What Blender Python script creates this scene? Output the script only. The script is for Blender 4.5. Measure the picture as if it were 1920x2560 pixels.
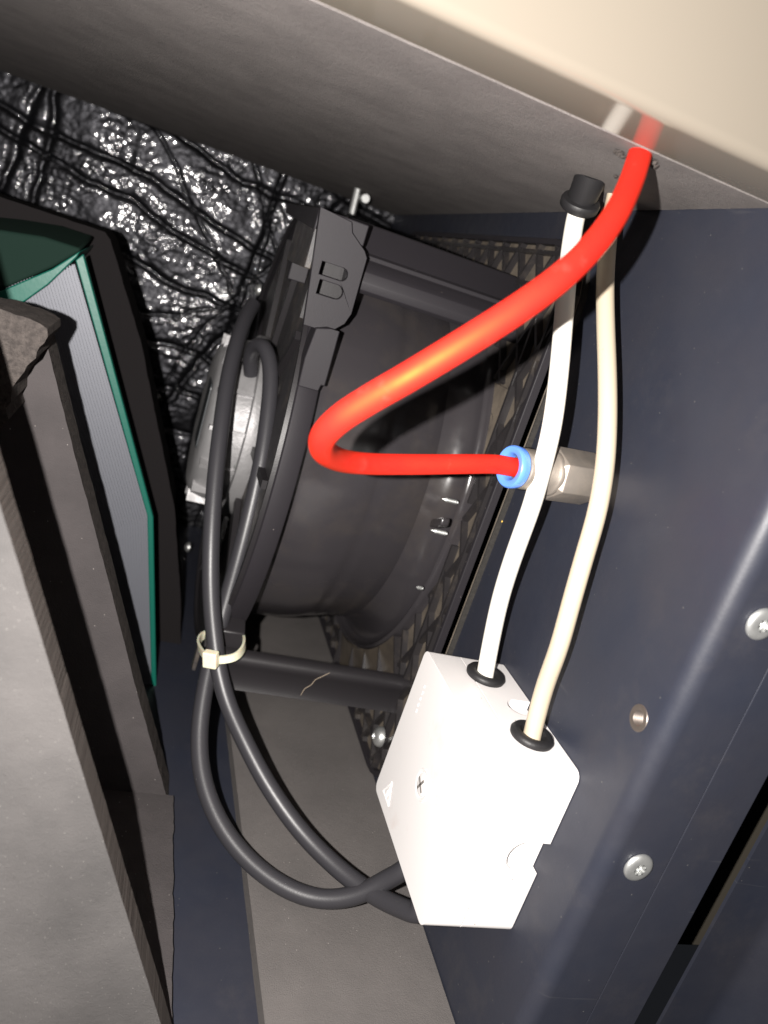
import bpy, bmesh, math, random
import numpy as np
from mathutils import Vector, Matrix, noise
from mathutils.geometry import tessellate_polygon
random.seed(7); np.random.seed(7)
S = bpy.context.scene
for o in list(bpy.data.objects): bpy.data.objects.remove(o)

# ------------------------------------------------------------------ camera
FPX = 1920.0; CX, CY = 960.0, 1280.0; ZO = 0.27          # lens stands 0.27 m above the cabinet floor
dn = np.array([-2160., 6470., 1920.]); dn /= np.linalg.norm(dn)      # straight down, seen by the camera
nx = np.array([5740., 1220., 1920.]); nx -= dn*(nx@dn); nx /= np.linalg.norm(nx)   # towards the side wall
hy = np.cross(nx, dn)                                     # into the cabinet
R = np.array([nx, hy, -dn])
OFF = np.array([0, 0, ZO])
cam = bpy.data.cameras.new('camera'); camo = bpy.data.objects.new('camera', cam)
S.collection.objects.link(camo); S.camera = camo
M = Matrix.Identity(4)
for i in range(3):
    M[i][0] = R[i, 0]; M[i][1] = -R[i, 1]; M[i][2] = -R[i, 2]; M[i][3] = OFF[i]
camo.matrix_world = M
cam.sensor_fit = 'HORIZONTAL'; cam.sensor_width = 36; cam.lens = 36*FPX/1920
cam.clip_start = 0.004; cam.clip_end = 50
cam.dof.use_dof = True; cam.dof.focus_distance = 0.30; cam.dof.aperture_fstop = 15

# ------------------------------------------------------------------ light: the phone's flash beside the lens
W = bpy.data.worlds.new('World'); S.world = W; W.use_nodes = True
W.node_tree.nodes['Background'].inputs[0].default_value = (.8, .85, 1, 1)
W.node_tree.nodes['Background'].inputs[1].default_value = 0.012
L = bpy.data.lights.new('phone_flash', 'POINT'); L.energy = 13.5; L.color = (1, .955, .91)
L.shadow_soft_size = 0.0016
lo = bpy.data.objects.new('phone_flash', L); S.collection.objects.link(lo)
lo.location = OFF + R @ np.array([-.0245, -.0035, -.002])
S.view_settings.view_transform = 'Standard'; S.view_settings.look = 'None'
S.view_settings.exposure = 0; S.view_settings.gamma = 1

# ------------------------------------------------------------------ helpers
def ray(x, y): return R @ np.array([(x-CX)/FPX, (y-CY)/FPX, 1.0])
def on(ax, v, x, y):                                     # pixel -> point on a plane X, Y or Z = v
    i = 'XYZ'.index(ax); r = ray(x, y); k = (v-OFF[i])/r[i]
    return Vector(r*k+OFF)
def dz(x, y, z): return Vector(ray(x, y)*z+OFF)          # pixel + distance
C = S.collection
def thing(name, label, cat, loc, group=None):
    o = bpy.data.objects.new(name, None); C.objects.link(o); o.location = loc
    o.empty_display_size = .01
    tag(o, label, cat, group); return o
def tag(o, label, cat, group=None):
    o['label'] = label; o['category'] = cat
    if group: o['group'] = group
    return o
def obj(name, vf, mat, parent=None, smooth=False, bevel=0, seg=2, ang=35):
    me = bpy.data.meshes.new(name)
    v, f = vf
    me.from_pydata([tuple(p) for p in v], [], f); me.update()
    bm = bmesh.new(); bm.from_mesh(me); bmesh.ops.recalc_face_normals(bm, faces=bm.faces); bm.to_mesh(me); bm.free()
    o = bpy.data.objects.new(name, me); C.objects.link(o)
    if isinstance(mat, str): mat = MT[mat]
    me.materials.append(mat)
    if smooth: me.polygons.foreach_set('use_smooth', [True]*len(me.polygons))
    if parent:
        # keep vertices in the parent's local frame
        base = parent.location if parent.parent is None else parent.parent.location+parent.location
        me.transform(Matrix.Translation(-Vector(base))); o.parent = parent
    if bevel:
        b = o.modifiers.new('bevel', 'BEVEL'); b.width = bevel; b.segments = seg; b.limit_method = 'ANGLE'
        b.angle_limit = math.radians(ang); b.harden_normals = False
        me.polygons.foreach_set('use_smooth', [True]*len(me.polygons))
        try: me.set_sharp_from_angle(angle=math.radians(50))
        except Exception: pass
    if smooth:
        try: me.set_sharp_from_angle(angle=math.radians(45))
        except Exception: pass
    return o
def join(*parts):
    V, Fc = [], []
    for v, f in parts:
        n = len(V); V += [Vector(p) for p in v]; Fc += [tuple(i+n for i in q) for q in f]
    return V, Fc
def box(x0, x1, y0, y1, z0, z1):
    v = [Vector((x, y, z)) for x in (x0, x1) for y in (y0, y1) for z in (z0, z1)]
    f = [(0,1,3,2),(4,6,7,5),(0,4,5,1),(2,3,7,6),(0,2,6,4),(1,5,7,3)]
    return v, f
def lathe(prof, c, axis='X', n=64, a0=0, a1=2*math.pi):
    """prof: list of (along, radius); revolved about an axis through c"""
    v, f = [], []; full = abs(a1-a0-2*math.pi) < 1e-6
    m = n if full else n+1
    for j in range(m):
        a = a0+(a1-a0)*j/n; ca, sa = math.cos(a), math.sin(a)
        for t, r in prof:
            if axis == 'X': v.append(Vector((t, c[1]+r*ca, c[2]+r*sa)))
            elif axis == 'Y': v.append(Vector((c[0]+r*ca, t, c[2]+r*sa)))
            else: v.append(Vector((c[0]+r*ca, c[1]+r*sa, t)))
    k = len(prof)
    for j in range(n):
        j2 = (j+1) % m
        for i in range(k-1):
            f.append((j*k+i, j*k+i+1, j2*k+i+1, j2*k+i))
    return v, f
def expoly(outer, holes, fn, t0, t1):
    """flat plate with holes: outer / holes are 2-D outlines, fn(u, v, t) -> point"""
    loops = [outer]+list(holes)
    flat = [p for l in loops for p in l]; n = len(flat)
    tri = tessellate_polygon([[Vector((p[0], p[1], 0)) for p in l] for l in loops])
    v = [fn(p[0], p[1], t0) for p in flat]+[fn(p[0], p[1], t1) for p in flat]
    f = [tuple(t) for t in tri]+[tuple(i+n for i in reversed(t)) for t in tri]
    s = 0
    for l in loops:
        m = len(l)
        for i in range(m):
            j = (i+1) % m; f.append((s+i, s+j, s+j+n, s+i+n))
        s += m
    return v, f
def circ(cx, cy, r, n=48, a0=0, a1=2*math.pi):
    full = abs(a1-a0-2*math.pi) < 1e-6
    return [(cx+r*math.cos(a0+(a1-a0)*i/n), cy+r*math.sin(a0+(a1-a0)*i/n)) for i in range(n if full else n+1)]
def rrect(x0, x1, y0, y1, r, n=5):
    p = []
    for cx, cy, a in ((x1-r, y1-r, 0), (x0+r, y1-r, 90), (x0+r, y0+r, 180), (x1-r, y0+r, 270)):
        p += [(cx+r*math.cos(math.radians(a+90*i/n)), cy+r*math.sin(math.radians(a+90*i/n))) for i in range(n+1)]
    return p
def spline(P, per=10):
    P = [Vector(p) for p in P]; out = []
    Q = [P[0]*2-P[1]]+P+[P[-1]*2-P[-2]]
    for i in range(1, len(Q)-2):
        p0, p1, p2, p3 = Q[i-1:i+3]
        # centripetal parameters keep the tube free of loops
        t0 = 0; t1 = t0+max((p1-p0).length, 1e-6)**.5; t2 = t1+max((p2-p1).length, 1e-6)**.5; t3 = t2+max((p3-p2).length, 1e-6)**.5
        for k in range(per):
            t = t1+(t2-t1)*k/per
            A1 = p0*((t1-t)/(t1-t0))+p1*((t-t0)/(t1-t0)); A2 = p1*((t2-t)/(t2-t1))+p2*((t-t1)/(t2-t1)); A3 = p2*((t3-t)/(t3-t2))+p3*((t-t2)/(t3-t2))
            B1 = A1*((t2-t)/(t2-t0))+A2*((t-t0)/(t2-t0)); B2 = A2*((t3-t)/(t3-t1))+A3*((t-t1)/(t3-t1))
            out.append(B1*((t2-t)/(t2-t1))+B2*((t-t1)/(t2-t1)))
    out.append(P[-1]); return out
def smooth_path(P, it=2):
    P = [p.copy() for p in P]
    for _ in range(it):
        P = [P[0]]+[(P[i-1]+P[i]*2+P[i+1])/4 for i in range(1, len(P)-1)]+[P[-1]]
    return P
def tube(path, r, n=20, cap=True, flat=None):
    """swept tube; r is a number or a function of 0..1; flat=(a, b, up) gives a strap section"""
    path = [Vector(p) for p in path]; m = len(path); v, f = [], []
    T = [(path[min(i+1, m-1)]-path[max(i-1, 0)]).normalized() for i in range(m)]
    N = T[0].orthogonal().normalized()
    if flat: N = flat[2].copy()
    for i in range(m):
        N = (N-T[i]*N.dot(T[i])).normalized(); B = T[i].cross(N)
        rr = r(i/(m-1)) if callable(r) else r
        if flat:
            a, b = flat[0], flat[1]
            for s, q in ((a, b), (-a, b), (-a, -b), (a, -b)): v.append(path[i]+N*s+B*q)
        else:
            for j in range(n):
                a = 2*math.pi*j/n; v.append(path[i]+N*(rr*math.cos(a))+B*(rr*math.sin(a)))
    k = 4 if flat else n
    for i in range(m-1):
        for j in range(k):
            j2 = (j+1) % k; f.append((i*k+j, i*k+j2, (i+1)*k+j2, (i+1)*k+j))
    if cap:
        f.append(tuple(range(k))[::-1]); f.append(tuple(range((m-1)*k, m*k)))
    return v, f
def prism(sec, x0, x1):                                  # (y, z) section extruded along X
    return expoly(sec, [], lambda u, w, t: Vector((t, u, w)), x0, x1)
def slab(poly, dirv, t):
    """polygon of 3-D points given thickness t along dirv"""
    n = len(poly); d = Vector(dirv).normalized()*t
    v = [Vector(p) for p in poly]+[Vector(p)+d for p in poly]
    f = [tuple(range(n)), tuple(range(2*n-1, n-1, -1))]+[(i, (i+1) % n, (i+1) % n+n, i+n) for i in range(n)]
    return v, f

# ------------------------------------------------------------------ materials
MT = {}
def mat(name, col, rough=.5, metal=0, spec=.5, noise_s=0, noise_amt=0, col2=None, bump_s=0, bump=0, bump_d=.0005, speck=None, coat=0, dust=None, sss=0, rough_var=0, scratch=None, streak=None):
    m = bpy.data.materials.new(name); m.use_nodes = True; nt = m.node_tree; N = nt.nodes; K = nt.links
    b = N['Principled BSDF']; MT[name] = m
    b.inputs['Base Color'].default_value = (*col, 1); b.inputs['Roughness'].default_value = rough
    b.inputs['Metallic'].default_value = metal; b.inputs['Specular IOR Level'].default_value = spec
    if coat: b.inputs['Coat Weight'].default_value = coat; b.inputs['Coat Roughness'].default_value = .08
    if sss:
        b.inputs['Subsurface Weight'].default_value = sss; b.inputs['Subsurface Radius'].default_value = (1, .25, .15); b.inputs['Subsurface Scale'].default_value = .003
    geo = N.new('ShaderNodeNewGeometry'); pos = geo.outputs['Position']
    cur = None
    def mixc(fac, c2):
        nonlocal cur
        mx = N.new('ShaderNodeMix'); mx.data_type = 'RGBA'
        K.new(fac, mx.inputs['Factor'])
        if cur is None: mx.inputs['A'].default_value = (*col, 1)
        else: K.new(cur, mx.inputs['A'])
        mx.inputs['B'].default_value = (*c2, 1); cur = mx.outputs['Result']
    def nz(scale, det=4, ro=.6):
        t = N.new('ShaderNodeTexNoise'); t.inputs['Scale'].default_value = scale; t.inputs['Detail'].default_value = det; t.inputs['Roughness'].default_value = ro
        K.new(pos, t.inputs['Vector']); return t
    def ramp(s, a, bb, lo=0., hi=1.):
        r = N.new('ShaderNodeMapRange'); r.inputs[1].default_value = a; r.inputs[2].default_value = bb; r.inputs[3].default_value = lo; r.inputs[4].default_value = hi
        K.new(s, r.inputs[0]); return r.outputs[0]
    if col2: mixc(ramp(nz(noise_s).outputs['Fac'], .35, .65, 0, noise_amt or 1), col2)
    if dust:   # (colour, scale, threshold, amount)
        mixc(ramp(nz(dust[1], 6, .7).outputs['Fac'], dust[2], dust[2]+.18, 0, dust[3]), dust[0])
    if streak:  # faint scuffs drawn out in one direction: (colour, stretch, scale, threshold, amount)
        mp = N.new('ShaderNodeMapping'); mp.inputs['Scale'].default_value = streak[1]; mp.inputs['Rotation'].default_value = (.12, .16, 0); K.new(pos, mp.inputs['Vector'])
        t = N.new('ShaderNodeTexNoise'); t.inputs['Scale'].default_value = streak[2]; t.inputs['Detail'].default_value = 3; K.new(mp.outputs[0], t.inputs['Vector'])
        mixc(ramp(t.outputs['Fac'], streak[3], streak[3]+.05, 0, streak[4]), streak[0])
    if speck:  # (colour, scale, size)
        t = N.new('ShaderNodeTexVoronoi'); t.inputs['Scale'].default_value = speck[1]; K.new(pos, t.inputs['Vector'])
        w = N.new('ShaderNodeSeparateColor'); K.new(t.outputs['Color'], w.inputs[0])
        near = ramp(t.outputs['Distance'], speck[2], speck[2]*.6); pick = ramp(w.outputs[0], 1-speck[3], 1-speck[3]+.01)
        mu = N.new('ShaderNodeMath'); mu.operation = 'MULTIPLY'; K.new(near, mu.inputs[0]); K.new(pick, mu.inputs[1])
        mixc(mu.outputs[0], speck[0])
    if cur is not None: K.new(cur, b.inputs['Base Color'])
    if rough_var:
        K.new(ramp(nz(90, 5).outputs['Fac'], .3, .7, max(.03, rough-rough_var), rough+rough_var), b.inputs['Roughness'])
    last = None
    if bump:
        for sc, st in ([(bump_s, bump)] if not isinstance(bump_s, (list, tuple)) else bump_s):
            bp = N.new('ShaderNodeBump'); bp.inputs['Strength'].default_value = st; bp.inputs['Distance'].default_value = bump_d
            K.new(nz(sc, 3).outputs['Fac'], bp.inputs['Height'])
            if last: K.new(last, bp.inputs['Normal'])
            last = bp.outputs['Normal']
    if scratch:  # stretched noise, thin bright marks in the relief
        mp = N.new('ShaderNodeMapping'); mp.inputs['Scale'].default_value = scratch[0]; K.new(pos, mp.inputs['Vector'])
        t = N.new('ShaderNodeTexNoise'); t.inputs['Scale'].default_value = scratch[1]; t.inputs['Detail'].default_value = 2; K.new(mp.outputs[0], t.inputs['Vector'])
        bp = N.new('ShaderNodeBump'); bp.inputs['Strength'].default_value = scratch[2]; bp.inputs['Distance'].default_value = .0004
        K.new(t.outputs['Fac'], bp.inputs['Height'])
        if last: K.new(last, bp.inputs['Normal'])
        last = bp.outputs['Normal']
    if last: K.new(last, b.inputs['Normal'])
    return m
mat('navy', (.0198, .0226, .0342), .46, streak=((.065, .065, .07), (.06, .06, 1), 330, .70, .28), spec=.4, col2=(.024, .025, .034), noise_s=18, bump_s=900, bump=.06, speck=((.10, .098, .095), 240, .07, .16), dust=((.060, .054, .053), 25, .56, .25), rough_var=.07)
mat('navy_edge', (.10, .10, .11), .4)
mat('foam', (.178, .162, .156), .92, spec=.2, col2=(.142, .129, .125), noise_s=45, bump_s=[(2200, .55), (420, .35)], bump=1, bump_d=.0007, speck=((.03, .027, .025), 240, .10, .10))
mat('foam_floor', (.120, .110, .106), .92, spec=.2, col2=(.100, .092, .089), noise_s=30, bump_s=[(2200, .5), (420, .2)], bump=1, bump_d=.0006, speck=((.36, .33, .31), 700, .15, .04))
mat('foam_ribbed', (.075, .064, .058), .95, spec=.15, bump_s=900, bump=.3, scratch=((1, .02, 1), 1000, 1.0))
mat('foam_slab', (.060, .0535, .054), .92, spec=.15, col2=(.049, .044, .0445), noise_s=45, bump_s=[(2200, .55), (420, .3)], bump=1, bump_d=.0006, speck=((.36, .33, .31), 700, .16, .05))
mat('foam_near', (.088, .0825, .081), .88, spec=.3, col2=(.050, .0475, .047), noise_s=15, bump_s=[(2600, .6), (500, .35)], bump=1, bump_d=.0006, speck=((.19, .18, .17), 1300, .22, .08))
mat('foam_cut', (.070, .060, .055), .95, spec=.15, col2=(.038, .033, .031), noise_s=420, bump_s=[(900, .9), (250, .6)], bump=1, bump_d=.0012)
mat('foam_dark', (.014, .0125, .013), .95, spec=.05, bump_s=900, bump=.4)
mat('cream', (.158, .139, .114), .10, spec=.5, bump_s=30, bump=.03, dust=((.16, .13, .10), 60, .66, .4))
mat('lobe_plastic', (.055, .046, .038), .34, spec=.5, bump_s=40, bump=.05, dust=((.12, .098, .074), 35, .45, .6), rough_var=.06)
mat('rib_plastic', (.020, .018, .019), .38, spec=.5, dust=((.07, .058, .047), 60, .52, .5))
mat('strut_plastic', (.016, .0145, .016), .42, spec=.35, bump_s=1300, bump=.08)
mat('floor_plastic', (.150, .124, .096), .6, bump_s=900, bump=.2, col2=(.07, .058, .047), noise_s=60)
mat('black_plastic', (.028, .026, .028), .46, spec=.5, bump_s=1300, bump=.10, dust=((.14, .115, .09), 40, .48, .6), rough_var=.08)
mat('gloss_plastic', (.033, .030, .033), .19, spec=.6, bump_s=25, bump=.05, dust=((.06, .05, .042), 22, .5, .35), rough_var=.06)
mat('frame_plastic', (.0175, .0155, .0185), .58, spec=.30, bump_s=1800, bump=.12, speck=((.25, .22, .2), 300, .07, .06))
mat('rubber', (.013, .0125, .0135), .5, spec=.35, bump_s=1400, bump=.15)
mat('cable_black', (.030, .029, .033), .40, spec=.45, bump_s=1500, bump=.08, speck=((.3, .3, .3), 500, .08, .05))
mat('white_plastic', (.71, .688, .680), .38, spec=.5, speck=((.16, .13, .11), 420, .13, .06), bump_s=1600, bump=.05, dust=((.60, .50, .46), 30, .58, .55))
mat('white_cable', (.82, .79, .72), .42, speck=((.25, .2, .15), 300, .08, .04))
mat('cream_cable', (.46, .39, .29), .45, speck=((.25, .2, .15), 400, .09, .05))
mat('red_hose', (.76, .013, .013), .62, spec=1.0, bump_s=60, bump=.02, speck=((.25, .02, .02), 260, .06, .06), dust=((.52, .12, .10), 70, .60, .35), rough_var=.06)
MT['red_hose'].node_tree.nodes['Principled BSDF'].inputs['Specular Tint'].default_value = (1, .44, .06, 1)  # orange of the overexposed flash highlight put into the specular colour
mat('blue', (.10, .24, .72), .36, spec=.5)
mat('nickel', (.40, .35, .30), .50, metal=.75, col2=(.36, .32, .28), noise_s=220, bump_s=[(260, .12), (1500, .1)], bump=1, rough_var=.1)
mat('zinc', (.66, .67, .66), .42, metal=.85, bump_s=700, bump=.12, rough_var=.1)
mat('alu', (.30, .295, .30), .50, metal=.45, bump_s=[(110, .35), (700, .2)], bump=1, bump_d=.001, rough_var=.12)
mat('brass_tag', (.50, .43, .33), .4, metal=.6)
mat('slot_grey', (.17, .155, .145), .6)
mat('label_dark', (.05, .055, .06), .35)
mat('tie', (.72, .67, .50), .4, spec=.5, sss=.25)
mat('green', (.004, .10, .072), .4, spec=.5, bump_s=300, bump=.1)
mat('fins', (.13, .135, .155), .5, metal=.3)
mat('khaki', (.040, .034, .025), .7)
mat('foil', (.027, .027, .031), .42, spec=1.0, metal=.9, coat=.6, bump_s=[(300, .12)], bump=1, bump_d=.003, rough_var=.04)
mat('yellow', (.75, .48, .06), .5)
mat('dirt', (.030, .027, .024), .95, bump_s=900, bump=.8, col2=(.02, .018, .016), noise_s=700)
mat('insert', (.20, .17, .15), .4, metal=.8)
mat('shaded_top', (.008, .020, .015), .8, spec=.1)  # frame green darkened, shade of the grazing top put into the colour
mat('fibre', (.25, .2, .15), .8)
mat('void', (.006, .006, .007), .8)

# ------------------------------------------------------------------ cabinet shell
XW = .166; YF = .168; ZC = .058+ZO; ZF = -.262+ZO
def structure(o): o['kind'] = 'structure'; return o
# side wall: one folded sheet, the bend runs up the front edge
rb = .006
prof = [(XW, .74), (XW, .5), (XW, YF+rb)]+[(XW+rb-rb*math.cos(a), YF+rb-rb*math.sin(a)) for a in np.linspace(0, math.pi/2, 9)[1:]]+[(.1908, YF)]
def sheet(prof, z0, z1, th):
    n = len(prof); out = []
    for i, (x, y) in enumerate(prof):
        a = Vector(prof[max(i-1, 0)]); b = Vector(prof[min(i+1, n-1)]); t = (b-a).normalized(); out.append((x+th*-t.y, y+th*t.x))
    lp = prof+out[::-1]
    return expoly(lp, [], lambda u, w, t: Vector((u, w, t)), z0, z1)
wall = structure(obj('wall', sheet(prof, -.03, .42, .0015), 'navy', smooth=True))
wall['label'] = 'dark navy sheet metal side wall folded at its front edge'
fl = obj('trim_flange', box(.1915, .2127, YF+.0004, YF+.0022, -.03, .42), 'navy', wall, bevel=.0004)
# screws of the flange: washer head with a hexagon socket
def flange_screw(px, py):
    p = on('Y', YF, px, py)
    hx = [(p.x+.0019*math.cos(math.pi/3*i+.2), p.z+.0019*math.sin(math.pi/3*i+.2)) for i in range(6)]
    pr_ = [(YF-.0003, .0051), (YF-.0009, .0051), (YF-.0014, .0047), (YF-.0017, .0040), (YF-.0019, .0033), (YF-.0019, .0019), (YF-.0003, .0017), (YF-.0003, .0)]
    s = obj('screw', lathe(pr_, (p.x, 0, p.z), 'Y', 36), 'zinc', wall, smooth=True)
    for i in range(6):   # socket keys
        a = math.pi/3*i+.3
        c = Vector((p.x+.0017*math.cos(a), YF-.0011, p.z+.0017*math.sin(a)))
        obj('socket_key', box(c.x-.0004, c.x+.0004, c.y-.0008, c.y+.0008, c.z-.0004, c.z+.0004), 'zinc', s)
    ring = lathe([(YF-.0002, .0057), (YF-.0002, .0066)], (p.x+.0004, 0, p.z), 'Y', 32)
    return s
flange_screw(1593, 2165); flange_screw(1900, 1558)
def drill(o, p, r, axis):
    cut = obj('cutter', lathe([(axis[1], 0), (axis[1], r), (axis[2], r), (axis[2], 0)], p, axis[0], 32), 'void')
    md = o.modifiers.new('drill', 'BOOLEAN'); md.object = cut; md.operation = 'DIFFERENCE'; md.solver = 'EXACT'
    bpy.context.view_layer.update()
    me = bpy.data.meshes.new_from_object(o.evaluated_get(bpy.context.evaluated_depsgraph_get()))
    o.modifiers.remove(md); o.data = me; bpy.data.objects.remove(cut)
drill(wall, on('X', XW, 1597, 1795), .0034, ('X', XW-.01, XW+.01))
p = on('X', XW, 1597, 1795)
ti = obj('threaded_insert', lathe([(XW-.0001, .0044), (XW-.0003, .0042), (XW-.0003, .0033)]+[(XW+.0004*k-.0002, .0031 if k % 2 else .0026) for k in range(12)]+[(XW+.006, 0)], p, 'X', 36), 'insert', wall, smooth=True)
# ceiling: cream painted sheet folded up towards the front
rb = .0035
prof = [(.245, ZC+.0095), (.2200, ZC+.0072), (.2183, ZC+.0045), (.2178, ZC+.0002)]+[(.190+rb-rb*math.sin(a), ZC+.0002+rb-rb*math.cos(a)) for a in np.linspace(0, math.pi/2, 10)]+[(.190, ZC+.16)]
n = len(prof)
back = [(y+.0015, z+.0015) for y, z in prof]
cl = structure(obj('ceiling', expoly(prof+back[::-1], [], lambda u, w, t: Vector((t, u, w)), -.35, .30), 'cream', smooth=True))
cl['label'] = 'cream painted glossy metal panel folded at the foam edge'
structure(obj('floor', box(-.40, .166, .05, .76, -.03, ZF-.020), 'navy'))
# frame rail along the floor, navy sheet
rail = structure(obj('frame_rail', box(.020, .0920, .10, .72, ZF-.0195, ZF-.0035), 'navy', bevel=.0012))

# ------------------------------------------------------------------ foam and foil
def rough_grid_slab(outline, fn, t0, t1, amp, step=.004, seed=0):
    """plate whose outline is broken up into short uneven bits like hand-cut foam"""
    out = []
    m = len(outline)
    for i in range(m):
        a = Vector(outline[i]); b = Vector(outline[(i+1) % m]); L_ = (b-a).length; k = max(1, int(L_/step))
        nrm = Vector((-(b-a).y, (b-a).x)).normalized()
        for j in range(k):
            q = a+(b-a)*(j/k)
            d = amp*(noise.noise(Vector((q.x*180+seed, q.y*180, seed)))+.5*noise.noise(Vector((q.x*600, q.y*600+seed, 3)))) if j else 0
            out.append(tuple(q+nrm*d))
    return expoly(out, [], fn, t0, t1)
XY = lambda u, w, t: Vector((u, w, t))
XZ = lambda u, w, t: Vector((u, t, w))
YZ = lambda u, w, t: Vector((t, u, w))
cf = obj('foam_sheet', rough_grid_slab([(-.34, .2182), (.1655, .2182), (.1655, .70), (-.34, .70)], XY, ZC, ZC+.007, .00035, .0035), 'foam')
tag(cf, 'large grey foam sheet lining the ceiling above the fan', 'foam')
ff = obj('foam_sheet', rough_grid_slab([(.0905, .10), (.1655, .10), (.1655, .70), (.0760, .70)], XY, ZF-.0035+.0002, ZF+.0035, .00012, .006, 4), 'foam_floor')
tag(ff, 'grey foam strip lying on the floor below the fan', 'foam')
# crinkled foil on the far wall
def foil_mesh():
    nx_, nz_ = 620, 410; v, f = [], []
    lines = []      # long press lines of the quilting, as (angle, offset, depth)
    rnd = random.Random(3)
    for k in range(13): lines.append((math.radians(-14+rnd.uniform(-9, 9)), -.10+.038*k+rnd.uniform(-.008, .008), .0022, .0027))
    for k in range(9): lines.append((math.radians(74+rnd.uniform(-16, 16)), -.40+.075*k+rnd.uniform(-.02, .02), .0026, .0030))
    for k in range(14): lines.append((rnd.uniform(0, 3.14), rnd.uniform(-.3, .3), .0012, .0016))
    for j in range(nz_+1):
        for i in range(nx_+1):
            x = -.36+.53*i/nx_; z = -.01+.345*j/nz_
            wx = x+.010*noise.noise(Vector((x*14, z*14, 1)))+.003*noise.noise(Vector((x*60, z*60, 1))); wz = z+.012*noise.noise(Vector((x*13, z*13, 8)))+.003*noise.noise(Vector((x*55, z*55, 3)))
            h = 0.
            for an, of, dp, wd in lines:
                dd = abs(-wx*math.sin(an)+wz*math.cos(an)-of)
                if dd < wd*3: h -= dp*math.exp(-(dd/wd)**2)
            fz = .35+.65*max(0., min(1., .5+1.6*noise.noise(Vector((x*24, z*24, 12)))))
            h += .0016*noise.noise(Vector((x*30, z*38, 2)))+.0005*noise.noise(Vector((x*75, z*95, 5)))+fz*(.00080*noise.noise(Vector((x*215, z*245, 6)))+.00030*noise.noise(Vector((x*420, z*450, 6))))
            v.append(Vector((x, .70-h, z)))
    for j in range(nz_):
        for i in range(nx_):
            a = j*(nx_+1)+i; f.append((a, a+1, a+nx_+2, a+nx_+1))
    return v, f
fo = obj('foil_insulation', foil_mesh(), 'foil', smooth=True)
tag(fo, 'crinkled black glossy foil insulation covering the far wall', 'insulation')
bw = structure(obj('far_wall', box(-.40, .166, .712, .72, -.03, .42), 'navy'))

# foam slabs on the left: the edges slant, faces turned to the front
def px_slab(name, pts, Y, t, m, amp, seed, label, cutm='foam_cut'):
    out = [on('Y', Y, *q) for q in pts]
    o = obj(name, rough_grid_slab([(q.x, q.z) for q in out], XZ, Y, Y+t, amp, .0022, seed), m)
    o.data.materials.append(MT[cutm])
    for p_ in o.data.polygons:
        if abs(p_.normal.y) < .5: p_.material_index = 1
    return tag(o, label, 'foam')
px_slab('foam_slab', [(-520, 600), (-205, 600), (74, 1500), (240, 2040), (402, 2560), (440, 2690), (-420, 2760)], .185, .0125, 'foam_near', .00012, 2, 'pale grey foam slab nearest the camera with ribbed cut edge', 'foam_ribbed')
px_slab('foam_slab', [(-330, 740), (60, 815), (112, 838), (182, 1120), (268, 1440), (345, 1740), (421, 2008), (400, 2030), (-330, 2080)], .318, .020, 'foam_slab', .00022, 5, 'dark grey foam slab leaning behind the pale slab, top corner torn')
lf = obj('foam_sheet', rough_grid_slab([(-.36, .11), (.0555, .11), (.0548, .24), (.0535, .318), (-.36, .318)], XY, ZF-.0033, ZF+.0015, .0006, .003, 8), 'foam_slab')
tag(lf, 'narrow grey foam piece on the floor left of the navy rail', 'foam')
# torn flap of foam hanging over the corner of the slab
fp = [on('Y', .288, *q) for q in [(-300, 730), (0, 772), (60, 792), (118, 822), (110, 858), (78, 905), (52, 940), (28, 985), (14, 1020), (22, 1048), (4, 1066), (-60, 1050), (-300, 1080)]]
fpo = obj('foam_flap', rough_grid_slab([(q.x, q.z) for q in fp], XZ, .288, .3175, .0012, .002, 11), 'foam_cut')
tag(fpo, 'torn brown foam flap hanging over the corner of the dark slab', 'foam')

# ------------------------------------------------------------------ radiator on the left, green frame with fins
YR = .42
rp = [on('Y', YR, *q) for q in [(-160, 640), (30, 762), (188, 650), (368, 1290), (378, 1700), (380, 1960), (-160, 1960)]]
rd = thing('radiator', 'radiator with green frame and fine silver fins behind the foam slabs', 'radiator', (rp[4].x-.05, YR+.02, ZF))
a, b_, c_, d_ = rp[2], rp[3], rp[4], rp[5]
w = .0030
obj('side_frame', slab([a, b_, c_, d_, d_+Vector((w, 0, 0)), c_+Vector((w, 0, 0)), b_+Vector((w*1.1, 0, 0)), a+Vector((w, 0, .004))], (0, 1, 0), .006), 'green', rd, bevel=.0006)
# top frame: bent green sheet sloping to the left
t0 = [on('Y', YR-.006, *q) for q in [(-160, 880), (36, 772), (120, 712), (190, 645), (200, 628), (130, 672), (0, 728), (-160, 800)]]
obj('top_frame', slab(t0, (0, 1, .03), .055), 'green', rd, bevel=.0006)
t1 = [on('Y', YR-.004, *q) for q in [(-160, 560), (0, 575), (110, 592), (203, 622), (196, 632), (130, 670), (0, 726), (-160, 798)]]
obj('shaded_top', slab(t1, (0, 1, .1), .05), 'shaded_top', rd, bevel=.0015, seg=3)  # top sheet of the same green, its shade painted as darker colour
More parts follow.
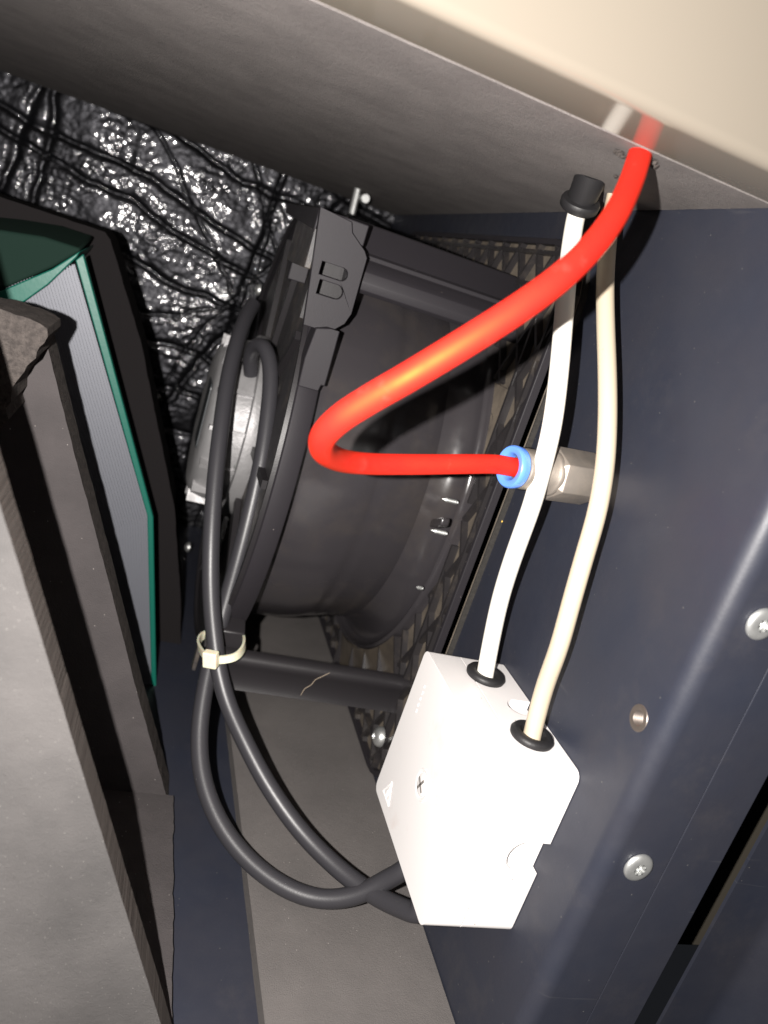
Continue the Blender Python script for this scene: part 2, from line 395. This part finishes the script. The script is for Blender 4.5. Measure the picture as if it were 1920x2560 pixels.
# fins: thin upright sheets, following the slant
base = slab([a+Vector((0, 0, -.002)), b_, c_, d_, rp[6], rp[0], rp[1]], (0, 1, 0), .01)
obj('core', ([v+Vector((0, .0007, 0)) for v in base[0]], base[1]), 'fins', rd)
fin = bpy.data.meshes.new('fin'); fw = Vector((.00095, 0, 0))
fv, fc = slab([Vector((0, 0, 0)), b_-a, c_-a, d_-a, d_-a+fw, c_-a+fw, b_-a+fw, fw], (0, 1, 0), .012)
fin.from_pydata([tuple(q) for q in fv], [], fc); fin.materials.append(MT['fins'])
for k in range(62):
    o = bpy.data.objects.new('fin', fin); C.objects.link(o); o.parent = rd
    st = a+Vector((-.0012-.00125*k, 0, -.0025-.00085*k)); o.location = st-rd.location
# black casing behind it
bp_ = [on('Y', .475, *q) for q in [(-160, 440), (0, 492), (262, 580), (276, 600), (352, 853), (437, 1275), (452, 1500), (452, 1900), (-160, 1900)]]
bc = obj('foam_block', rough_grid_slab([(q.x, q.z) for q in bp_], XZ, .475, .52, .0004, .004, 3), 'foam_dark')
tag(bc, 'black foam lined block behind the green radiator', 'foam')

# ------------------------------------------------------------------ fan
FY, FZ = .463, -.105+ZO; FC = (0, FY, FZ)
NZ = -.098+ZO; FN = (0, FY, NZ)                         # axis of nozzle and wheel
fan = thing('axial_fan', 'black axial fan with lattice mounting plate and strut cage on the wall', 'fan', (XW, FY, FZ-.145))
P0, P1, Q0, Q1 = .3135, .6135, -.2480+ZO, .0430+ZO      # plate extents in Y and Z
RH = .1245
YZ = lambda u, w, t: Vector((t, u, w))
def plate_outline(i, r): return rrect(P0+i, P1-i, Q0+i, Q1-i, r, 6)
obj('mounting_plate', expoly(plate_outline(0, .030), [circ(FY, NZ, RH, 64)], YZ, .1604, XW-.0025), 'floor_plastic', fan)
obj('plate_rim', expoly(plate_outline(0, .030), [plate_outline(.0028, .0275)], YZ, .1566, .1633), 'frame_plastic', fan, bevel=.0004)
obj('gasket', expoly(plate_outline(-.0012, .031), [plate_outline(.02, .02)], YZ, XW-.0026, XW-.00005), 'dirt', fan)
# lattice ribs between the round opening and the rim
unit = bpy.data.meshes.new('rib')
uv_, uf_ = box(-.5, .5, -.5, .5, -.5, .5)
ub = bmesh.new(); bmv = [ub.verts.new(q) for q in uv_]
for q in uf_: ub.faces.new([bmv[i] for i in q])
bmesh.ops.recalc_face_normals(ub, faces=ub.faces); ub.to_mesh(unit); ub.free(); unit.materials.append(MT['rib_plastic'])
bzz = lambda z: z+ZO
def inside(y, z, m=.0):
    if not (P0+m < y < P1-m and Q0+m < z < Q1-m): return False
    for cy, sy in ((P0+.03, -1), (P1-.03, 1)):
        for cz, sz in ((Q0+.03, -1), (Q1-.03, 1)):
            if (y-cy)*sy > 0 and (z-cz)*sz > 0 and math.hypot(y-cy, z-cz) > .03-m: return False
    rr = math.hypot(y-FY, z-NZ); aa = math.degrees(math.atan2(z-NZ, y-FY)) % 360
    if .3365 < y < .3735 and bzz(-.071) < z < bzz(-.027): return False
    return rr > (.157 if 219 < aa < 265 else RH+.0025)
def rib(y0, z0, y1, z1, h=.0065, w=.0019):
    o = bpy.data.objects.new('rib', unit); C.objects.link(o); o.parent = fan
    L_ = math.hypot(y1-y0, z1-z0)
    if L_ < .004: bpy.data.objects.remove(o); return
    o.location = Vector((.1634-h/2, (y0+y1)/2, (z0+z1)/2))-fan.location
    o.rotation_euler = (math.atan2(z1-z0, y1-y0), 0, 0); o.scale = (h+random.uniform(0, .0003), L_, w)
def clip_line(p, d, L_=.6, m=.002):
    segs = []; s = None; N_ = 600
    for k in range(N_+1):
        t = -L_/2+L_*k/N_; q = p+d*t; ins = inside(q.x, q.y, m)
        if ins and s is None: s = q
        if (not ins or k == N_) and s is not None: segs.append((s, q)); s = None
    return segs
c2 = Vector((FY, FZ))
for ang, sp, off in ((50, .0165, .004), (-58, .0185, .009), (0, .0150, .0065), (90, .0150, .0065)):
    dvec = Vector((math.cos(math.radians(ang)), math.sin(math.radians(ang)))); nvec = Vector((-dvec.y, dvec.x))
    for k in range(-14, 15):
        o_ = k*sp+off
        if ang in (0, 90) and abs(o_) < .118: continue
        for s, e in clip_line(c2+nvec*o_, dvec):
            if ang in (62, -62) and abs(s.x-FY) < .098 and abs(e.x-FY) < .098 and False: continue
            rib(s.x, s.y, e.x, e.y, h=.0066 if ang in (0, 90) else .0062)
# flat pocket beside the nozzle with an ejector mark
obj('pocket', expoly(rrect(.3375, .3725, bzz(-.070), bzz(-.028), .002, 3), [circ(FY, NZ, RH, 64)] if False else [], YZ, .1585, .1606), 'floor_plastic', fan, bevel=.0006)
obj('ejector_mark', lathe([(.1584, .0046), (.1582, .0049), (.1584, .0052)], (0, .350, bzz(-.047)), 'X', 28), 'black_plastic', fan, smooth=True)
# inlet nozzle: outer bead, rounded trough, mouth reaching into the wheel
nz_ = obj('inlet_ring', lathe([(.1640, .1262), (.1565, .1258), (.1545, .1252), (.1538, .1243), (.1542, .1234), (.1556, .1228), (.1575, .1222), (.1586, .1205), (.1588, .1180), (.1580, .1155), (.1560, .1130), (.1530, .1106), (.1495, .1090), (.1450, .1078), (.1400, .1070)], FN, 'X', 160), 'gloss_plastic', fan, smooth=True)
def lobe(a0, a1):
    return lathe([(.1552, .1263), (.1560, .1290), (.1572, .1340), (.1588, .1400), (.1596, .1450), (.1602, .1520), (.1632, .1560)], FN, 'X', 24, math.radians(a0), math.radians(a1))
for a0, a1 in ((219, 229), (229.5, 240), (240.5, 251), (251.5, 265)):
    obj('corner_lobe', lobe(a0, a1), 'lobe_plastic', fan, smooth=True)
for a_ in (219, 229.25, 240.25, 251.25, 265):
    a_ = math.radians(a_); rib(FY+.127*math.cos(a_), NZ+.127*math.sin(a_), FY+.155*math.cos(a_), NZ+.155*math.sin(a_), .0078, .0012)
obj('duct', lathe([(.1420, .1040), (.1425, .1060), (.1420, .1072), (.1405, .1078), (.1300, .1092), (.1220, .1108), (.1180, .1118), (.1150, .1120), (.1125, .1130), (.1080, .1142), (.0960, .1158), (.0790, .1165), (.0740, .1172), (.0705, .1185), (.0690, .1200)], FN, 'X', 160), 'gloss_plastic', fan, smooth=True)
obj('hub', lathe([(.150, .0), (.150, .045), (.146, .05), (.075, .052)], FC, 'X', 48), 'black_plastic', fan, smooth=True)
# support frame at the outer end
rg = obj('support_ring', lathe([(.0612, .1175), (.0605, .1185), (.0605, .1322), (.0612, .1330), (.0700, .1330), (.0706, .1324), (.0706, .1225), (.0700, .1215), (.0612, .1175)], FC, 'X', 128), 'frame_plastic', fan, smooth=True)
obj('ring_lip', lathe([(.0585, .1290), (.0585, .1315), (.0607, .1318), (.0607, .1288), (.0585, .1290)], FC, 'X', 128), 'strut_plastic', fan, smooth=True)
obj('support_disc', lathe([(.0655, .0), (.0615, .050), (.0610, .1180), (.0650, .1180), (.0690, .05)], FC, 'X', 96), 'black_plastic', fan, smooth=True)
for k in range(10):   # raised spokes on the disc
    a_ = 2*math.pi*k/10+.3; o = obj('spoke', box(.0580, .0612, -.0022, .0022, .056, .1175), 'strut_plastic', fan)
    me = o.data; me.transform(Matrix.Translation(Vector(fan.location))); me.transform(Matrix.Rotation(a_, 4, 'X')); me.transform(Matrix.Translation(Vector((0, FY, FZ))-Vector(fan.location)))
# motor: cast aluminium can with label, terminals
mo = obj('motor', lathe([(.062, .0), (.062, .0540), (.0570, .0555), (.0535, .0550), (.0530, .0500), (.0480, .0490), (.0420, .0480), (.0360, .0462), (.0330, .0430), (.0318, .0390), (.0312, .0300), (.0312, .0)], FC, 'X', 72), 'alu', fan, smooth=True)
for k in range(14):
    a_ = 2*math.pi*k/14+.1
    bx = box(.0340, .0555, -.0011, .0011, .0440, .0515)
    bx = ([Matrix.Rotation(a_, 3, 'X') @ q+Vector((0, FY, FZ)) for q in bx[0]], bx[1])
    obj('cooling_fin', bx, 'alu', mo)
lb = obj('motor_label', expoly(rrect(FY-.034, FY-.008, FZ-.012, FZ+.026, .003), [], YZ, .0307, .0313), 'label_dark', mo)
# terminal strip and plates between motor and ring
tp = [on('X', .0565, *q) for q in [(622, 960), (642, 1000), (632, 1075), (606, 1170), (585, 1170), (598, 1060), (606, 960)]]
obj('terminal_bracket', expoly([(q.y, q.z) for q in tp], [], YZ, .0560, .0600), 'brass_tag', fan, bevel=.0004)
# bosses at the strut ends; the near upper one is open with two round-ended slots
def slotpoly(x0, x1, z0, z1):
    r = (z1-z0)/2; return [(x0, z0)]+[(x1-r+r*math.sin(t), (z0+z1)/2-r*math.cos(t)) for t in np.linspace(0, math.pi, 9)]+[(x0, z1)]
bz = lambda z: z+ZO
outer = [(.0495, bz(.0215)), (.0640, bz(.0200)), (.0655, bz(.0160)), (.0730, bz(.0105)), (.0748, bz(.0080)), (.0752, bz(-.0165)), (.0735, bz(-.0215)), (.0700, bz(-.0250)), (.0662, bz(-.0250)), (.0612, bz(-.0270)), (.0560, bz(-.0270)), (.0525, bz(0)), (.0495, bz(.0215))][:-1]
s1 = slotpoly(.0565, .0688, bz(-.0045), bz(.0010)); s2 = slotpoly(.0575, .0690, bz(-.0125), bz(-.0065))
obj('corner_boss', expoly(outer, [s1, s2], XZ, .3420, .3455), 'frame_plastic', fan, bevel=.0003)
obj('boss_panel', prism([(.3720, bz(.022)), (.4700, bz(.026)), (.4700, bz(.020)), (.3455, bz(.012)), (.3455, bz(.0212))], .0497, .0725), 'frame_plastic', fan, bevel=.0006)
obj('boss_inner', box(.0570, .0735, .3640, .3660, bz(-.026), bz(.010)), 'strut_plastic', fan)
obj('boss_web', box(.0500, .0530, .3455, .4100, bz(-.004), bz(.0212)), 'black_plastic', fan, bevel=.0005)
obj('boss_web', box(.0735, .0750, .3456, .4000, bz(-.020), bz(.006)), 'strut_plastic', fan, bevel=.0005)
obj('boss_web', box(.0510, .0600, .3950, .3985, bz(-.012), bz(.020)), 'frame_plastic', fan, bevel=.0005)
# arm from the boss down to the ring, stepped
arm = [(.0612, bz(-.0265)), (.0662, bz(-.0250)), (.0718, bz(-.0250)), (.0722, bz(-.0450)), (.0722, bz(-.0500)), (.0705, bz(-.0500)), (.0700, bz(-.0530)), (.0605, bz(-.0530)), (.0600, bz(-.0400))]
obj('ring_arm', expoly(arm, [], XZ, .3385, .352), 'frame_plastic', fan, bevel=.0005)
# struts
secT = [(.3890, bz(.0225)), (.3765, bz(.0238)), (.3745, bz(.0232)), (.3640, bz(.0108)), (.3612, bz(.0098)), (.3608, bz(.0078)), (.3575, bz(.0060)), (.3540, bz(.0025)), (.3527, bz(-.0020)), (.3535, bz(-.0055)), (.3560, bz(-.0072)), (.3590, bz(-.0060)), (.3620, bz(.0060)), (.3800, bz(.0210)), (.3890, bz(.0200))]
st1 = obj('strut', prism(secT, .0700, .1632), 'frame_plastic', fan, bevel=.0003, ang=20)
secB = [(.3395, bz(-.1870)), (.3365, bz(-.1868)), (.3340, bz(-.1880)), (.3328, bz(-.1905)), (.3332, bz(-.1930)), (.3345, bz(-.1950)), (.3345, bz(-.2040)), (.3330, bz(-.2065)), (.3365, bz(-.2075)), (.3420, bz(-.2068)), (.3420, bz(-.1900))]
st2 = obj('strut', prism(secB, .0600, .1632), 'strut_plastic', fan, smooth=True)
obj('crack', tube(spline([on('Y', .3327, *q) for q in [(752, 1738), (762, 1722), (778, 1712), (788, 1700), (808, 1690), (824, 1682)]], 6), .00018, 6), 'fibre', st2)
obj('strut', box(.065, .161, .560, .572, bz(-.005), bz(.022)), 'frame_plastic', fan, bevel=.003)
obj('strut', box(.065, .161, .545, .557, bz(-.215), bz(-.195)), 'frame_plastic', fan, bevel=.003)
# lower boss with tabs
obj('corner_boss', prism([(.3420, bz(-.1800)), (.3560, bz(-.1750)), (.4300, bz(-.2000)), (.4300, bz(-.2130)), (.3430, bz(-.2085))], .0560, .0700), 'strut_plastic', fan, bevel=.0008)
for q in ((492, 1640, 70), (505, 1720, 60), (520, 1590, 50)):
    a_ = on('Y', .352, q[0], q[1]); obj('tab', box(a_.x-.0010, a_.x+.0012, .350, .356, a_.z-q[2]*.00011, a_.z+q[2]*.00011), 'black_plastic', fan, bevel=.0005)
# screws
def dome_screw(parent, p, r, h, axis_sign=-1, name='screw'):
    x = p.x
    pr_ = [(x+.0004, r), (x-h*.25, r), (x-h*.62, r*.86), (x-h*.9, r*.55), (x-h, r*.30), (x-h*.55, r*.18), (x-h*.5, 0)]
    return obj(name, lathe(pr_, p, 'X', 28), 'zinc', parent, smooth=True)
def tip_screw(parent, p, r, L_):
    pr_ = [(p.x, r*.8)]; n_ = 14
    for k in range(n_):
        t = k/n_; x = p.x-L_*(.05+.70*t); pr_.append((x, r if k % 2 else r*.68))
    pr_ += [(p.x-L_*.84, r*.5), (p.x-L_, .0)]
    return obj('screw_tip', lathe(pr_, p, 'X', 20), 'zinc', parent, smooth=False)
tip_screw(fan, on('X', .1500, 1143, 1256), .0012, .0085); tip_screw(fan, on('X', .1500, 1116, 1334), .0012, .0085); tip_screw(fan, on('X', .1480, 1056, 1471), .0010, .0035)
obj('nozzle_clip', slab([on('X', .1480, *q) for q in [(1098, 1300), (1128, 1296), (1122, 1318), (1092, 1322)]], (-1, -.2, 0), .005), 'gloss_plastic', fan, bevel=.0012, seg=3)
dome_screw(fan, on('X', .1555, 952, 1842), .0054, .0042)
for q, xx in (((648, 725), .0560), ((595, 1162), .0545), ((472, 1368), .0560), ((603, 1075), .0560)):
    dome_screw(fan, on('X', xx, *q), .0040 if q[1] != 1075 else .0028, .0030)
# debris stuck in the gasket
for q, m_, s_ in (((1255, 1303), 'yellow', .0007), ((1214, 1404), 'yellow', .0009), ((1189, 1470), 'yellow', .0007), ((1161, 1540), 'alu', .0006), ((1262, 1282), 'alu', .0004), ((1150, 1575), 'alu', .0004)):
    c = on('X', XW-.0004, *q)
    obj('debris', lathe([(c.x-.0006, 0), (c.x-.0004, s_*.6), (c.x, s_), (c.x+.0003, 0)], c, 'X', 7), m_, fan)

# ------------------------------------------------------------------ push-in fitting on the wall
fb = on('X', XW, 1478, 1199); fe = on('X', .1262, 1273, 1166); fax = (fb-fe).normalized()
def lathe_dir(prof, o, d, n=40):
    q = Vector((1, 0, 0)).rotation_difference(d); v, f = lathe(prof, (0, 0, 0), 'X', n)
    return [o+q @ p_ for p_ in v], f
ft = thing('hose_fitting', 'nickel push-in hose fitting with blue collar screwed into the navy wall', 'fitting', fb)
FL = (fb-fe).length
def hexnut(x0, x1, R_):
    v, f = [], []; rings = [(x0, .84), (x0+.0014, 1.0), (x1-.0010, 1.0), (x1, .90)]
    q = Vector((1, 0, 0)).rotation_difference(fax)
    for x, k in rings:
        for i in range(6):
            a_ = math.pi/3*i+math.radians(24); v.append(fe+q @ Vector((x, R_*k*math.cos(a_), R_*k*math.sin(a_))))
    for r_ in range(3):
        for i in range(6): j = (i+1) % 6; f.append((r_*6+i, r_*6+j, (r_+1)*6+j, (r_+1)*6+i))
    f += [tuple(range(6)), tuple(range(23, 17, -1))]; return v, f
obj('hex_nut', hexnut(.0185, FL-.001, .0105), 'nickel', ft, bevel=.0003)
obj('fitting_body', lathe_dir([(.0205, .0086), (.0188, .0088), (.0176, .0084), (.0168, .0076), (.0062, .0076), (.0050, .0073), (.0046, .0066), (.0046, .0)], fe, fax, 48), 'nickel', ft, smooth=True)
obj('release_collar', lathe_dir([(.0048, .0050), (.0036, .0076), (.0016, .0079), (.0003, .0078), (-.0002, .0073), (-.0001, .0056), (.0004, .0049), (.0025, .0045), (.0040, .0045)], fe, fax, 48), 'blue', ft, smooth=True)

# ------------------------------------------------------------------ hose and cables
hp = [fe+fax*.012, fe, fe-fax*.006]+[dz(*q) for q in [(1170, 1160, .268), (1080, 1161, .261), (1000, 1161, .254), (930, 1160, .245), (872, 1155, .233), (832, 1143, .219), (806, 1120, .204), (812, 1086, .194), (854, 1044, .187), (925, 998, .183), (1012, 948, .180), (1112, 888, .178), (1212, 826, .178), (1310, 762, .180), (1400, 695, .185), (1478, 620, .193), (1535, 544, .202), (1573, 468, .213), (1596, 400, .2225), (1606, 362, .231)]]
hpath = smooth_path(spline(hp, 10), 4)
hs = obj('air_hose', tube(hpath, .0035, 32), 'red_hose', smooth=True)
tag(hs, 'red plastic air hose bent sharply from the fitting to the ceiling foam', 'hose')

def X_(x, y, X): return on('X', X, x, y)
c1 = [X_(1210, 1702, .1515), X_(1221, 1640, .1510), X_(1249, 1504, .1465), X_(1285, 1388, .1425), X_(1331, 1260, .139), X_(1358, 1160, .1364), X_(1381, 1060, .1348), X_(1398, 926, .134), X_(1409, 800, .134), X_(1418, 694, .1342), X_(1431, 590, .1347), X_(1442, 532, .1355), X_(1462, 470, .134), X_(1476, 432, .133)]
w1 = obj('white_cable', tube(smooth_path(spline(c1, 8), 8), .0035, 24), 'white_cable', smooth=True)
tag(w1, 'bright white cable from junction box up into the black ceiling bushing', 'cable')
c2_ = [X_(1326, 1858, .1545), X_(1334, 1822, .1545), X_(1362, 1716, .1525), X_(1397, 1620, .1505), X_(1429, 1504, .1495), X_(1462, 1388, .1490), X_(1494, 1276, .1490), X_(1513, 1160, .1488), X_(1519, 1041, .1485), X_(1518, 926, .1480), X_(1514, 810, .1475), X_(1513, 700, .1470), X_(1520, 600, .1475), X_(1532, 520, .150), X_(1540, 480, .149)]
w2 = obj('cream_cable', tube(smooth_path(spline(c2_, 8), 8), .0033, 24), 'cream_cable', smooth=True)
tag(w2, 'cream cable running close to the wall right of the white one', 'cable')
# bushing round the white cable at the ceiling, tilted with it
b0 = X_(1446, 519, .1353); b1 = X_(1482, 430, .1325); ax = (b1-b0).normalized()
bs = thing('cable_bushing', 'black rubber bushing where the white cable enters the ceiling foam', 'bushing', b1)
Lb = (b1-b0).length
obj('sleeve', lathe_dir([(.0035, .0054), (.0045, .0056), (Lb, .0060), (Lb, 0)], b0, ax), 'rubber', bs, smooth=True)
obj('collar', lathe_dir([(-.0003, .0037), (-.0005, .0068), (.0001, .0074), (.0024, .0076), (.0032, .0072), (.0036, .0054)], b0, ax), 'rubber', bs, smooth=True)

# ------------------------------------------------------------------ junction box
BX0, BX1, BY0, BY1, BZ0, BZ1 = .1300, .1657, .1930, .2680, -.2048+ZO, -.1335+ZO
jb = thing('junction_box', 'white plastic junction box with two grommets mounted on the navy wall', 'junction box', (BX1, (BY0+BY1)/2, BZ0))
SEAM = .1448
def uslot(x0, x1, z0, z1, n=10):
    r = (z1-z0)/2
    return [(x1, z0)]+[(x0+r-r*math.sin(t), (z0+z1)/2-r*math.cos(t)) for t in np.linspace(0, math.pi, n)]+[(x1, z1)]
def carve(o, vf):
    cut = obj('cutter', vf, 'void')
    md = o.modifiers.new('carve', 'BOOLEAN'); md.object = cut; md.operation = 'DIFFERENCE'; md.solver = 'EXACT'
    bpy.context.view_layer.update()
    me = bpy.data.meshes.new_from_object(o.evaluated_get(bpy.context.evaluated_depsgraph_get()))
    o.modifiers.remove(md); o.data = me; bpy.data.objects.remove(cut)
bs_ = obj('base', expoly(rrect(BY0, BY1, BZ0, BZ1, .0036, 6), [], YZ, SEAM+.0004, BX1), 'white_plastic', jb, smooth=True)
u = uslot(.1510, BX1+.004, bz(-.1765), bz(-.1632)); u2 = uslot(.1535, BX1+.004, .2265, .2370)
carve(bs_, expoly(u, [], XZ, BY0-.004, BY0+.0035))
carve(bs_, expoly(u2, [], XY, BZ1-.0035, BZ1+.004))
lid = obj('lid', expoly(rrect(BY0, BY1, BZ0, BZ1, .0036, 6), [], YZ, BX0, SEAM), 'white_plastic', jb, bevel=.0030, seg=5, ang=60)
obj('knockout_ring', tube([Vector((a_, BY0+.0029, b)) for a_, b in u if a_ < BX1], .0004, 6), 'white_plastic', jb)
for c in (on('Z', BZ1, 1212, 1692), on('Z', BZ1, 1327, 1845)):
    obj('grommet', lathe([(BZ1-.001, .0072), (BZ1+.0002, .0080), (BZ1+.0014, .0082), (BZ1+.0026, .0074), (BZ1+.0029, .0062), (BZ1+.0026, .0050), (BZ1+.0008, .0040), (BZ1-.001, .0038)], c, 'Z', 40), 'rubber', jb, smooth=True)
# marks on the lid: warning triangle, screw in its well, raised lettering
tc = on('X', BX0, 970, 1982)
tri_ = [Vector((BX0-.0001, tc.y+.0055*math.cos(a_), tc.z+.0055*math.sin(a_))) for a_ in (math.pi/2, math.pi*7/6, math.pi*11/6)]
tri_p = [tri_[i].lerp(tri_[(i+1) % 3], t) for i in range(3) for t in (0, .33, .66)]+[tri_[0]]
tr = obj('warning_triangle', tube(tri_p, .00032, 6), 'white_plastic', lid)
bolt = [(0, .0030), (-.0011, -.0002), (.0007, .0003), (-.0003, -.0026)]
obj('lightning_mark', tube([Vector((BX0-.0001, tc.y+a_, tc.z+b)) for a_, b in bolt], .0003, 6), 'white_plastic', lid)
sc_ = on('X', BX0, 1056, 1962)
well = obj('screw_well', lathe([(BX0-.0001, .0062), (BX0-.0004, .0060), (BX0-.0003, .0050), (BX0+.0000, .0048)], sc_, 'X', 32), 'white_plastic', lid, smooth=True)
lsc = obj('lid_screw', lathe([(BX0+.0001, .0045), (BX0-.0005, .0043), (BX0-.0008, .0030), (BX0-.0008, 0)], sc_, 'X', 28), 'white_plastic', lid, smooth=True)
for a_ in (.5, .5+math.pi/2):
    bx = box(BX0-.0010, BX0-.0007, -.0005, .0005, -.0032, .0032)
    obj('screw_slot', ([Matrix.Rotation(a_, 3, 'X') @ (q-Vector((BX0, 0, 0)))+Vector((BX0, sc_.y, sc_.z)) for q in bx[0]], bx[1]), 'slot_grey', lid)
for k in range(5):
    q = on('X', BX0, 1062-5*k, 1716+15*k)
    hgt = random.uniform(.0006, .0009)
    obj('raised_letter', tube([q+Vector((-.0001, 0, -hgt)), q+Vector((-.0001, .0004*random.uniform(-1, 1), 0)), q+Vector((-.0001, 0, hgt*.6))], .0002, 5), 'white_plastic', lid)
hx_ = [on('X', BX0, *q) for q in [(1098, 2010), (1088, 2030), (1080, 2062), (1090, 2090)]]
obj('raised_mark', tube([q+Vector((-.0001, 0, 0)) for q in hx_], .00022, 5), 'white_plastic', lid)

# ------------------------------------------------------------------ black cables and the tie
e1 = Vector((.150, .258, BZ0+.001)); e2 = Vector((.150, .243, BZ0+.001))
ca = [dz(*q) for q in [(632, 762, .432), (612, 800, .420), (588, 870, .405), (568, 960, .393), (551, 1080, .382), (536, 1220, .375), (527, 1380, .370), (528, 1500, .369), (537, 1600, .368), (548, 1680, .366), (570, 1760, .363), (610, 1850, .358), (668, 1960, .352), (745, 2070, .346), (830, 2158, .338), (920, 2228, .328), (1000, 2268, .316), (1055, 2280, .308)]]+[e2+Vector((-.007, -.002, -.0055)), e2]
k1 = obj('black_cable', tube(smooth_path(spline(ca, 8), 8), .0041, 24), 'cable_black', smooth=True)
tag(k1, 'black cable in front, straight from the motor, crossing under the other below', 'cable')
cb = [dz(*q) for q in [(628, 935, .425), (626, 895, .418), (638, 866, .408), (660, 868, .400), (674, 905, .396), (676, 970, .392), (667, 1060, .388), (652, 1160, .385), (628, 1270, .384), (598, 1390, .384), (570, 1490, .384), (543, 1590, .382), (523, 1670, .376), (506, 1760, .369), (498, 1850, .362), (508, 1950, .354), (548, 2055, .346), (620, 2150, .339), (715, 2220, .333), (805, 2248, .330), (890, 2238, .328), (965, 2200, .326), (1030, 2155, .322)]]+[e1+Vector((-.004, .004, -.005)), e1]
k2 = obj('black_cable', tube(smooth_path(spline(cb, 8), 8), .0041, 24), 'cable_black', smooth=True)
tag(k2, 'black cable looping back at the motor and hanging lowest to the left', 'cable')
tie = thing('cable_tie', 'off-white cable tie binding the two black cables to the fan ring', 'cable tie', dz(528, 1645, .366))
up = Vector((0, 0, 1))
strap = [dz(*q) for q in [(540, 1650, .3585), (565, 1648, .359), (588, 1642, .361), (604, 1628, .366), (611, 1610, .374), (606, 1592, .386), (580, 1580, .396), (540, 1578, .398), (508, 1588, .392), (496, 1606, .382), (502, 1626, .370), (514, 1640, .362), (526, 1648, .3585)]]
obj('strap', tube(smooth_path(spline(strap, 8), 5), .001, flat=(.0019, .0006, up)), 'tie', tie)
for k in range(9):
    q = dz(548+4.6*k, 1649.5-.06*k*k, .3584+.00022*k)
    obj('tooth', box(q.x-.00015, q.x+.00015, q.y-.0004, q.y+.0004, q.z-.0017, q.z+.0017), 'tie', tie)
hc = dz(527, 1648, .3560)
hv, hf = box(-.0034, .0034, -.0022, .0022, -.0040, .0040)
rot = Matrix.Rotation(math.radians(-14), 3, 'Y') @ Matrix.Rotation(math.radians(-25), 3, 'Z')
hd = obj('head', ([rot @ q+hc for q in hv], hf), 'tie', tie, bevel=.0007, seg=3)

# ------------------------------------------------------------------ small things
pn = obj('metal_pin', tube([on('Y', .60, 895, 470), on('Y', .60, 879, 536)], .0026, 12), 'zinc')
tag(pn, 'short bright metal pin at the far top corner above the fan', 'pin')
sp = obj('small_bolt', lathe([(.594, 0), (.594, .003), (.599, .0035), (.603, .0035)], on('Y', .60, 910, 497), 'Y', 14), 'zinc', smooth=True)
tag(sp, 'tiny bolt head right of the metal pin', 'bolt')
# torn foam crumbs round the hose hole
hh = on('Z', ZC, 1600, 385)
for k, (x, y, s) in enumerate([(1548, 378, .0016), (1556, 388, .0012), (1625, 398, .0022), (1636, 412, .0014), (1540, 440, .0010), (1618, 392, .0014)]):
    c = on('Z', ZC-.0003, x, y); v, f = lathe([(c.z-s*.8, 0), (c.z-s*.5, s*.7), (c.z, s), (c.z+.0005, 0)], c, 'Z', 7)
    v = [q+Vector((random.uniform(-1, 1), random.uniform(-1, 1), random.uniform(-.3, .3)))*s*.3 for q in v]
    o = obj('torn_edge', (v, f), 'foam_cut', cf)
# outside the cabinet, beyond the flange edge
oa = on('Y', .190, 1762, 2354); ka = on('Y', .213, 1730, 2365)
ob = structure(obj('outer_panel', sheet([(oa.x, .190), (oa.x+.003, .1899), (oa.x+.022, .1895), (oa.x+.027, .1880), (oa.x+.031, .184), (oa.x+.2, .09)], -.12, .42, .0015), 'navy', smooth=True))
kb = obj('edge_strip', box(.225, .36, .213, .222, ka.z, .42), 'khaki', bevel=.001)
tag(kb, 'dusty khaki strip in the dark gap beside the flange', 'strip')
